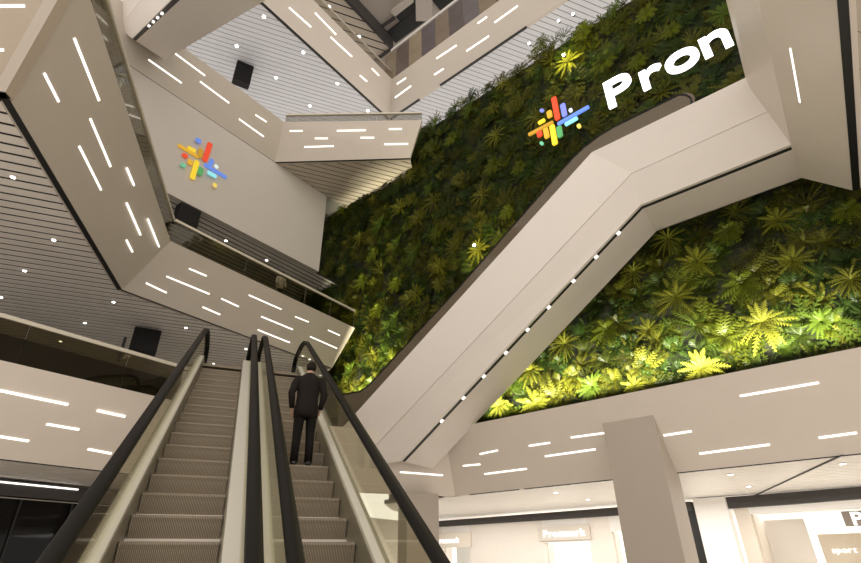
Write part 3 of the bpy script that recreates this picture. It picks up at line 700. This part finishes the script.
for i, q in enumerate(((12, 524), (22, 541), (60, 520), (66, 537), (70, 549), (40, 533))):
    P = onp(q, d0+dn*1.4, dn); P = V(P[0], P[1], FL)
    rr = thing('clothes_rack', 'dark rack of clothes in the unlit left shop', 'clothes rack', P, 'racks in the unlit left shop')
    MB().box(P-dd*.5, dd*.05, dn*.05, UPV*1.5).build('post', M_BEAM, rr); MB().box(P+dd*.5, dd*.05, dn*.05, UPV*1.5).build('post', M_BEAM, rr)
    MB().box(P-dd*.5+UPV*1.45, dd*1.05, dn*.05, UPV*.05).build('rail', M_RAIL, rr)
    MB().box(P-dd*.4+dn*-.1+UPV*.5, dd*.8, dn*.25, UPV*.92).build('clothes', mat('clothes', (.06, .05, .05), .8, noise=.6, scale=7), rr)

def wallbetween(P, Q, z0, z1, name, M, label):
    d_ = unit(V(Q[0]-P[0], Q[1]-P[1], 0)); n_ = V(-d_[1], d_[0], 0)*.3
    struct(MB().prism([P[:2], Q[:2], (Q+n_)[:2], (P+n_)[:2]], z0, z1), name, M, label)
wallbetween(D1+dn*.2, S(-26, SN, 0), FL, zb1, 'wall_ground', M_SHOP, 'pale ground floor wall behind the escalators')
wallbetween(D0+dn*4, D0, FL, zb1, 'wall_shop_side', MATS['shop_dark_wall'], 'side wall of the unlit shop')
def hanging(label, P, u, w, h, dp, drop, rod=True, bracket=False):
    """black box hung from a ceiling: P = hanging point at the ceiling, box hangs `drop` below"""
    r = thing('hanging_screen', label, 'hanging screen', P-UPV*(drop+h)); v = V(-u[1], u[0], 0)
    MB().box(P-u*w/2-v*dp/2-UPV*(drop+h), u*w, v*dp, UPV*h).build('casing', M_RUBBER, r, bevel=.06)
    if drop > .02:
        for k in (-.3, .3): MB().bar(P+u*w*k, P+u*w*k-UPV*(drop+.05), u, .025, .025).build('hanger_rod', M_BLACK, r)
    if bracket:
        MB().box(P-u*w*.78-v*.1-UPV*(drop+h+.45), u*.12, v*.12, UPV*(h*.6+.4)).build('bracket', M_BLACK, r)
        MB().hexa([P-u*w*.62-v*.2-UPV*(drop+h+.42), P-u*w*.12-v*.2-UPV*(drop+h+.12), P-u*w*.5-v*.2-UPV*(drop+h-.1)], [q for q in (P-u*w*.62-v*.14-UPV*(drop+h+.42), P-u*w*.12-v*.14-UPV*(drop+h+.12), P-u*w*.5-v*.14-UPV*(drop+h-.1))]).build('pale_flag', M_WALL, r)
    return r
hanging('black box hung from the grey slatted ceiling behind the left glass balustrade', onz((149, 328), zb2)*1.0, H(60), 1.1, 1.15, .6, .12, bracket=True)
hanging('black box hung from the dark ceiling below the wall logo', onz((189, 208), 16.12), dU, 1.1, 1.1, .6, .05)
hanging('black box hung from the pale top ceiling', onz((245, 66), zb4), H(60), 1.25, 2.0, .7, .03)

# ------------------------------------------------------------------ plant wall
struct(MB().box(S(-33, GWn-.1, 4.4), RA*43, -QA*.3, UPV*20.6), 'wall_plants', mat('plant_backing', (.014, .016, .006), .9, noise=.5, scale=2), 'dark backing of the plant wall')
def leafmat():
    M = bpy.data.materials.new('fern_leaf'); M.use_nodes = True; nt = M.node_tree; nt.nodes.clear()
    out = nt.nodes.new('ShaderNodeOutputMaterial'); at = nt.nodes.new('ShaderNodeAttribute'); at.attribute_name = 'tint'
    oi = nt.nodes.new('ShaderNodeObjectInfo'); hs = nt.nodes.new('ShaderNodeHueSaturation')
    mr = nt.nodes.new('ShaderNodeMapRange'); mr.inputs['To Min'].default_value = .75; mr.inputs['To Max'].default_value = 1.25
    nt.links.new(oi.outputs['Random'], mr.inputs['Value']); nt.links.new(mr.outputs[0], hs.inputs['Value']); nt.links.new(at.outputs['Color'], hs.inputs['Color'])
    df_ = nt.nodes.new('ShaderNodeBsdfDiffuse'); tr = nt.nodes.new('ShaderNodeBsdfTranslucent'); gl = nt.nodes.new('ShaderNodeBsdfGlossy'); gl.inputs['Roughness'].default_value = .4
    m1 = nt.nodes.new('ShaderNodeMixShader'); m1.inputs[0].default_value = .25; m2 = nt.nodes.new('ShaderNodeMixShader'); m2.inputs[0].default_value = .01
    for n_ in (df_, tr): nt.links.new(hs.outputs[0], n_.inputs[0])
    nt.links.new(df_.outputs[0], m1.inputs[1]); nt.links.new(tr.outputs[0], m1.inputs[2]); nt.links.new(m1.outputs[0], m2.inputs[1]); nt.links.new(gl.outputs[0], m2.inputs[2]); nt.links.new(m2.outputs[0], out.inputs[0])
    return M
M_LEAF = leafmat()
def frond(L, ang, lift, droop, wid, nl=9):
    """one feathered frond in wall coordinates (x along wall, y out of wall, z up): verts (k,3), quads"""
    t = np.linspace(0, 1, nl+1)
    out = np.sin(lift)*L*t*(1-.45*t); rad = np.cos(lift*.6)*L*t
    x = np.cos(ang)*rad; z = np.sin(ang)*rad - droop*L*t*t; y = out
    C = np.stack([x, y, z], 1); d = np.gradient(C, axis=0); d /= np.linalg.norm(d, axis=1)[:, None]
    side = np.cross(d, V(0, 1, 0)); side /= np.linalg.norm(side, axis=1)[:, None]+1e-9
    v = []; f = []
    rw = .012*L+.006
    for i in range(nl):
        w = wid*L*math.sin(math.pi*min(1, (t[i]*.86+.14)))**.8
        for sg in (-1, 1):
            a = C[i]; b = C[i]+(C[i+1]-C[i])*.72
            tip = (a+b)/2+d[i]*w*.75+side[i]*sg*w+V(0, -.25*w, 0)
            mid = (a+tip)/2+d[i]*.0
            o = len(v); wd = (C[i+1]-C[i])*.38
            v += [a, b, tip*.55+b*.45+d[i]*.02*L, tip]; f.append((o, o+1, o+2, o+3))
    o = len(v)
    for i in range(0, nl, 2):
        j = min(i+2, nl); o = len(v); v += [C[i]-side[i]*rw, C[i]+side[i]*rw, C[j]+side[j]*rw*.5, C[j]-side[j]*rw*.5]; f.append((o, o+1, o+2, o+3))
    return np.array(v), np.array(f)
def rosette(nf, L, kind, seed):
    g = np.random.default_rng(seed); vs = []; fs = []; o = 0
    for i in range(nf):
        a = 2*math.pi*(i+g.uniform(-.35, .35))/nf
        inner = g.random() < .35
        if kind == 0: v, f = frond(L*g.uniform(.75, 1.1)*(.65 if inner else 1), a, g.uniform(.9, 1.25) if inner else g.uniform(.25, .75), g.uniform(.05, .35), .13, 10)
        elif kind == 1: v, f = frond(L*g.uniform(.7, 1.1), a, g.uniform(.3, 1.2), g.uniform(.2, .6), .24, 7)
        else: v, f = frond(L*g.uniform(.7, 1.15), a, g.uniform(.2, 1.0), g.uniform(.1, .4), .065, 9)
        vs.append(v); fs.append(f+o); o += len(v)
    return np.concatenate(vs), np.concatenate(fs)
def fill_mesh(name, v, f, col):
    me = bpy.data.meshes.new(name); me.vertices.add(len(v)); me.vertices.foreach_set('co', v.astype(np.float32).ravel())
    me.loops.add(f.size); me.loops.foreach_set('vertex_index', f.astype(np.int32).ravel())
    me.polygons.add(len(f)); me.polygons.foreach_set('loop_start', (np.arange(len(f))*4).astype(np.int32)); 
    at = me.attributes.new('tint', 'FLOAT_COLOR', 'POINT'); at.data.foreach_set('color', np.concatenate([col, np.ones((len(col), 1))], 1).astype(np.float32).ravel())
    me.materials.append(M_LEAF); me.update(calc_edges=True); me.validate()
    return me
WB = np.stack([RA, QA, UPV])               # wall basis rows
TINTS = np.array([1.12, 1.10, .85])*np.array([(.135, .165, .016), (.090, .140, .020), (.170, .175, .020), (.060, .110, .022), (.200, .205, .030), (.075, .095, .014)])
variants = [rosette(13, .62, 1, 11), rosette(15, .62, 1, 12), rosette(15, .66, 0, 13), rosette(18, .6, 2, 14), rosette(12, .6, 1, 15)]
vs = []; fs = []; cs = []; o = 0
row = 0; z = 4.95
while z < 25.0:
    s_ = -29+(.25 if row % 2 else 0)
    while s_ < 9.5:
        px, py = proj(S(s_, GWn+.3, z))
        if -60 < px < 930 and -60 < py < 470:
            v, f = variants[rng.integers(len(variants))]
            sc_ = rng.uniform(.62, 1.15); a = rng.uniform(0, 6.28); ca, sa = math.cos(a), math.sin(a)
            q = np.stack([v[:, 0]*ca-v[:, 2]*sa, v[:, 1]*rng.uniform(.7, 1.25)+rng.uniform(0, .22), v[:, 0]*sa+v[:, 2]*ca], 1)*sc_
            q = q@WB + S(s_+rng.uniform(-.25, .25), GWn-.02, z+rng.uniform(-.25, .25)+Z0)
            # patches of one kind of plant next to each other
            pn = math.sin(s_*.9+1.3)+math.sin(z*.8+s_*.5)+rng.normal(0, .9)
            t = TINTS[int(np.clip(round(pn*1.2+2.2), 0, 5))]*rng.uniform(.22, .55)
            vs.append(q); fs.append(f+o); cs.append(np.repeat(t[None], len(q), 0)); o += len(q)
        s_ += .56
    z += .50; row += 1
v = np.concatenate(vs); f = np.concatenate(fs); c = np.concatenate(cs); ctr = np.array([*S(-8, GWn, 5)[:2], 5+Z0])
me = fill_mesh('foliage', v-ctr, f, c); ob = bpy.data.objects.new('foliage', me); COL.objects.link(ob); ob.location = ctr
tag(ob, 'dense mixed green foliage covering the tall plant wall', 'plants', kind='stuff')
# the larger ferns that stand out of the foliage
fern_me = []
for i, (nf, L, kd_, ti) in enumerate([(20, .95, 0, 4), (17, .88, 0, 2), (22, .85, 2, 4), (16, .85, 1, 0), (18, .9, 0, 1)]):
    v, f = rosette(nf, L, kd_, 40+i); v = v@WB
    fern_me.append(fill_mesh('fern', v, f, np.repeat((TINTS[ti]*.62)[None], len(v), 0)))
def inside(p, poly):
    x, y = p; r = False
    for i in range(len(poly)):
        (x0, y0), (x1, y1) = poly[i], poly[i-1]
        if (y0 > y) != (y1 > y) and x < (x1-x0)*(y-y0)/(y1-y0)+x0: r = not r
    return r
UPP = [(330, 200), (410, 165), (428, 120), (600, 5), (724, 4), (740, 76), (690, 92), (600, 118), (560, 160), (455, 280), (350, 380), (342, 350), (322, 270)]
LOWP = [(480, 420), (655, 240), (797, 190), (861, 195), (861, 346)]
places = []
def fern(p, mi, sc_, label, group=None):
    P = onn(p, GWn+.30); o = bpy.data.objects.new('fern', fern_me[mi]); COL.objects.link(o); o.location = P+UPV*Z0
    o.scale = (sc_,)*3
    tag(o, label, 'fern', group); places.append(P)
fern((701, 368), 0, .9, 'bright yellow green fern spilling over the white lip of the lower balcony')
fern((478, 250), 0, .8, 'fern lit by the small spotlight in the middle of the upper plant wall')
fern((568, 62), 0, .9, 'fern lit by the small spotlight near the top of the plant wall')
fern((762, 322), 0, .95, 'splayed fern low on the right of the lower plant wall')
fern((697, 262), 1, .9, 'splayed fern just under the bend of the big white escalator')
tries = 0; cnt = [0, 0]
while tries < 9000:
    tries += 1
    p = (random.uniform(318, 861), random.uniform(0, 425)); lo = inside(p, LOWP); hi = inside(p, UPP)
    if not (lo or hi): continue
    P = onn(p, GWn+.3)
    if any(np.linalg.norm(P-q) < (1.45 if lo else 1.75) for q in places): continue
    if hi and -8.4 < P@RA < 3 and 16.0 < P[2] < 20: continue
    if lo: fern(p, random.choice([0, 1, 2, 3, 3, 4, 4]), random.uniform(.6, 1.0), 'fern with splayed fronds in the plant wall below the big white escalator', 'ferns of the lower plant wall')
    else: fern(p, random.choice([1, 2, 2, 3, 3, 4]), random.uniform(.6, .95), 'fern with splayed fronds in the plant wall above the big white escalator', 'ferns of the upper plant wall')
    cnt[0 if lo else 1] += 1
print('ferns', cnt, 'foliage faces', len(me.polygons))

# small spotlights on the plant wall
def spot_fixture(label, P, n=QA, e=60, group=None, col=(1, .85, .5)):
    r = thing('spotlight', label, 'spotlight', P, group)
    MB().disc(P, n, .07, .12).build('housing', M_BEAM, r); MB().ball(P+n*.15, .075).build('bulb', M_DOWN, r, smooth=True)
    if e:
        L = bpy.data.lights.new('spot_glow', 'POINT'); L.energy = e; L.color = col; L.shadow_soft_size = .1
        lo = bpy.data.objects.new('spot_glow', L); COL.objects.link(lo); lo.location = P+n*.3+UPV*(Z0+.0); 
spot_fixture('small bright spotlight glowing in the middle of the upper plant wall', onn((476, 246.5), GWn+.95), e=220, col=(1, .88, .35))
spot_fixture('small spotlight glowing near the top of the plant wall, under the V shaped front', onn((565, 57), GWn+.8), e=260, col=(1, .92, .3))
for p in ((530.5, 45.3), (559.8, 22.6), (574.4, 16)):
    spot_fixture('small white spotlight on the top edge of the plant wall', onn(p, GWn+.5), e=0, group='spotlights on the top edge')

# ------------------------------------------------------------------ people
def skin(name, verts, edges, radii, root, M, parent, xf, sub=2):
    me = bpy.data.meshes.new(name); me.from_pydata([tuple(v) for v in verts], edges, []); me.update()
    ob = bpy.data.objects.new(name, me); COL.objects.link(ob)
    sk = ob.modifiers.new('skin', 'SKIN'); sk.use_smooth_shade = True
    for i, r_ in enumerate(radii):
        rr = r_ if isinstance(r_, tuple) else (r_, r_)
        me.skin_vertices[0].data[i].radius = rr
    me.skin_vertices[0].data[root].use_root = True
    ss = ob.modifiers.new('sub', 'SUBSURF'); ss.levels = sub; ss.render_levels = sub
    dg = bpy.context.evaluated_depsgraph_get(); m2 = bpy.data.meshes.new_from_object(ob.evaluated_get(dg))
    bpy.data.objects.remove(ob); bpy.data.meshes.remove(me)
    m2.transform(xf); m2.materials.clear(); m2.materials.append(M)
    for p in m2.polygons: p.use_smooth = True
    ctr = Vector(np.mean([q.co[:] for q in m2.vertices], axis=0)); m2.transform(Matrix.Translation(-ctr))
    o = bpy.data.objects.new(name, m2); COL.objects.link(o); o.location = ctr+Vector((0, 0, Z0)); adopt(o, parent)
    return o
def person(label, P, deg, hair, coat, trou, pose, shoe=(.01, .01, .01), scale=1., lapel=None):
    r = thing('person', label, 'person', P)
    f_ = H(deg); r_ = H(deg+90); X = Matrix.Identity(4)
    for i in range(3): X[i][0] = r_[i]*scale; X[i][1] = f_[i]*scale; X[i][2] = UPV[i]*scale; X[i][3] = P[i]
    M_SKIN = mat('skin_tone', (.50, .29, .20), .55, noise=.05, scale=20)
    el, wr, kn, hd, hp = pose['elbow'], pose['wrist'], pose['knee'], pose['head'], pose.get('hip', 0)
    vs = [(0, 0, .98), (0, 0, 1.14), (0, 0, 1.30), (0, -.01, 1.42), (0, .012, 1.52), (hd*.4, .045, 1.60), (hd, .065, 1.66), (hd, .06, 1.72)]
    ra = [(.15, .11), (.135, .10), (.14, .10), (.09, .065), .052, .060, (.078, .095), (.06, .07)]
    ed = [(i, i+1) for i in range(7)]
    def add(p, q, rad): vs.append(q); ra.append(rad); ed.append((p, len(vs)-1)); return len(vs)-1
    for sg in (-1, 1):
        E_ = np.array(el[0 if sg < 0 else 1]); W_ = np.array(wr[0 if sg < 0 else 1])
        a = add(3, (sg*.165, -.01, 1.405), .048); b = add(a, tuple(E_), .043); w = add(b, tuple(W_), .030)
        hdn = unit(W_-E_); pm = W_+hdn*.065; c = add(w, tuple(pm), (.036, .020))
        for k, (o_, ln) in enumerate(((-.028, .062), (-.010, .072), (.009, .068), (.027, .052))):
            q1 = pm+hdn*.035+V(0, o_, 0); q2 = q1+hdn*ln*.6+V(-sg*.006, 0, 0); q3 = q2+hdn*ln*.45+V(-sg*.022, 0, 0)
            i1 = add(c, tuple(q1), .010); i2 = add(i1, tuple(q2), .009); add(i2, tuple(q3), .008)
        t1 = W_+hdn*.03+V(0, .035, 0); i1 = add(c, tuple(t1), .011); add(i1, tuple(t1+hdn*.045+V(-sg*.008, .018, 0)), .009)
        h_ = add(0, (sg*.095, 0, .90), .088); k_ = add(h_, (sg*.105, kn, .50), .058); an = add(k_, (sg*.11, hp, .10), .040); add(an, (sg*.125, hp+.14, .045), .034)
    body = skin('body', vs, ed, ra, 0, M_SKIN, r, X)
    # face: eyes, nose, ears as children
    mb = MB()
    T = lambda p: np.array((X @ Vector(p))[:])
    for sg in (-1, 1): mb.ball(T((hd+sg*.032, .145, 1.665)), .013, nu=8, nv=6)
    mb.build('eyes', mat('eye_dark', (.02, .015, .01), .3), body, smooth=True)
    MB().loft([[T((hd-.012, .145, 1.67)), T((hd+.012, .145, 1.67)), T((hd, .15, 1.68))], [T((hd-.018, .15, 1.63)), T((hd+.018, .15, 1.63)), T((hd, .178, 1.632))]]).build('nose', M_SKIN, body)
    MB().box(T((hd-.025, .140, 1.60)), r_*.05, f_*.012, UPV*.012).build('mouth', mat('lip', (.35, .13, .10), .5), body)
    mb = MB()
    for sg in (-1, 1): mb.ball(T((hd+sg*.083, .055, 1.655)), .028, sx=.5, nu=8, nv=6)
    mb.build('ears', M_SKIN, body, smooth=True)
    # hair cap
    mb = MB(); rings = []
    for k in range(9):
        t = k/8*math.pi*.62; rr = math.sin(t)
        rings.append([T((hd+.087*max(rr, .02)*math.cos(a), .040-.012*k/8+.101*max(rr, .02)*math.sin(a)*(1 if math.sin(a) < 0 else 1-.35*(k/8)), 1.668+.108*math.cos(t))) for a in [2*math.pi*i_/16 for i_ in range(16)]])
    rings.append([T((hd+.06*math.cos(a), .02+.055*math.sin(a), 1.60)) for a in [2*math.pi*i_/16 for i_ in range(16)]])
    mb.loft(rings).build('hair', mat('hair_'+str(hair[0]), hair, .85, noise=.3, scale=30, spec=.2), r, smooth=True)
    # jacket or top
    def tube(mb, path, k=14):
        # path of (centre, rx, ry): elliptical rings across the limb or torso
        rings = []
        for q, (c, rx, ry) in enumerate(path):
            c = np.array(c, float); a_ = np.array(path[max(q-1, 0)][0], float); b_ = np.array(path[min(q+1, len(path)-1)][0], float)
            d = unit(b_-a_); e1 = unit(V(1, 0, 0)-d*d[0]); e2 = np.cross(d, e1)
            rings.append([T(tuple(c+e1*rx*math.cos(t)+e2*ry*math.sin(t))) for t in [2*math.pi*i_/k for i_ in range(k)]])
        return mb.loft(rings)
    mb = MB()
    tube(mb, [((0, .005, .77), .20, .15), ((0, .003, .88), .205, .155), ((0, 0, 1.0), .19, .145), ((0, -.005, 1.12), .178, .132), ((0, -.008, 1.22), .185, .135), ((0, -.005, 1.33), .205, .14),
              ((0, -.01, 1.41), .212, .128), ((0, -.01, 1.455), .195, .108), ((0, -.008, 1.49), .13, .085), ((0, .0, 1.53), .072, .068)], 20)
    for sg in (-1, 1):
        E_ = np.array(el[0 if sg < 0 else 1]); W_ = np.array(wr[0 if sg < 0 else 1]); sh_ = V(sg*.185, -.01, 1.425)
        tube(mb, [(sh_+V(-sg*.06, 0, .012), .05, .05), (sh_, .072, .075), ((sh_*.65+E_*.35)+V(sg*.012, 0, 0), .070, .074), ((sh_*.25+E_*.75), .063, .067), (E_, .060, .063), (E_*.5+W_*.5, .053, .056), (W_*.98+E_*.02, .045, .047)])
    jk = mb.build('jacket' if lapel else 'top', coat, r, smooth=True)
    mb = MB()
    tube(mb, [((0, 0, .84), .16, .12), ((0, 0, .93), .17, .125), ((0, 0, 1.06), .155, .118)], 16)
    for sg in (-1, 1):
        tube(mb, [((sg*.085, 0, .93), .085, .11), ((sg*.092, .005, .84), .095, .112), ((sg*.100, kn*.5, .70), .086, .095), ((sg*.105, kn, .50), .072, .078), ((sg*.110, (kn+hp)/2-.012, .28), .066, .072), ((sg*.112, hp-.01, .06), .064, .075)])
    mb.build('trousers', trou, r, smooth=True)
    for sg in (-1, 1):
        skin('shoe', [(sg*.112, hp-.09, .045), (sg*.116, hp+.04, .045), (sg*.126, hp+.16, .035), (sg*.130, hp+.22, .03)], [(0, 1), (1, 2), (2, 3)], [(.052, .05), (.054, .05), (.052, .04), (.04, .03)], 1, mat('shoe_leather', shoe, .3), r, X)
    if lapel:
        MB().loft([[T((-.055, -.06, 1.50)), T((.055, -.06, 1.50)), T((.05, -.045, 1.545)), T((-.05, -.045, 1.545))], [T((-.075, .02, 1.50)), T((.075, .02, 1.50)), T((.068, .02, 1.54)), T((-.068, .02, 1.54))]]).build('shirt_collar', mat('shirt_white', (.7, .66, .6), .6), jk)
    return r
# the tread under the man's feet
fp = onp((302, 465), -NE*3.1, NE); eh = fp@EH; kk = round((eh-.16-(EB+.35))/.50); eh_s = EB+.35+kk*.50
MP = EX(fp@XH+.0, eh_s+.16, znos(eh_s))
person('man in dark suit seen from behind, standing on the right escalator', MP, HE+3, (.012, .009, .007), mat('suit_jacket', (.014, .0105, .009), .8, noise=.15, scale=14, spec=.15), mat('suit_trousers', (.010, .008, .008), .8, noise=.15, scale=14, spec=.15),
       dict(elbow=[(-.275, -.05, 1.17), (.275, -.05, 1.17)], wrist=[(-.235, .06, .94), (.235, .06, .94)], knee=.03, head=.015), lapel=True, scale=1.0)
rb = onz((281, 271.5), 12.8); rb = rb-unit(V(.8, -.6, 0))*.95+dU*.75
person('person in pale shirt standing behind the glass balustrade of the middle balcony', V(rb[0], rb[1], 11.64), 130, (.03, .02, .015), mat('pale_shirt', (.82, .77, .70), .7), mat('grey_trousers', (.16, .15, .14), .8),
       dict(elbow=[(-.27, -.02, 1.18), (.27, -.02, 1.18)], wrist=[(-.25, .12, .98), (.25, .12, .98)], knee=.03, head=0.))

# ------------------------------------------------------------------ light
W = bpy.data.worlds.new('world'); SC.world = W; W.use_nodes = True
bg = W.node_tree.nodes['Background']; bg.inputs[0].default_value = (1.0, .93, .85, 1); bg.inputs[1].default_value = 1.55
def area(P, d, sx, sy, e, col=(1, .95, .88), spread=None):
    L = bpy.data.lights.new('lamp', 'AREA'); L.shape = 'RECTANGLE'; L.size = sx; L.size_y = sy; L.energy = e; L.color = col
    if spread: L.spread = spread
    o = bpy.data.objects.new('lamp', L); COL.objects.link(o); o.location = P+UPV*Z0
    z = -unit(d); x = RA-z*np.dot(RA, z); x = unit(x); y = np.cross(z, x)
    o.matrix_world = Matrix([[x[0], y[0], z[0], o.location[0]], [x[1], y[1], z[1], o.location[1]], [x[2], y[2], z[2], o.location[2]], [0, 0, 0, 1]])
    return o
# linear uplights hidden in the planter behind the lip, shop lighting
area(S(-5.6, -17.70, 5.02), V(*( -QA*.62+UPV)), 13.0, .1, 1150, (1, .97, .78), math.radians(64))
area(S(-19.6, -17.65, 5.6), V(*(-QA*.38+UPV)), 3.6, .1, 900, (1, .95, .66), math.radians(50))
area(S(-7, -31.5, 2.3), V(0, 0, -1), 30, 3, 1700, (1, .97, .93))
area(S(-7, -24.5, 2.3), V(0, 0, -1), 30, 3, 1100, (1, .96, .91))  # added panel without a fixture, brightens the shop fronts

SC.view_settings.view_transform = 'Standard'; SC.view_settings.look = 'None'; SC.view_settings.gamma = 1; SC.view_settings.use_curve_mapping = False
SC.view_settings.exposure = 0.0
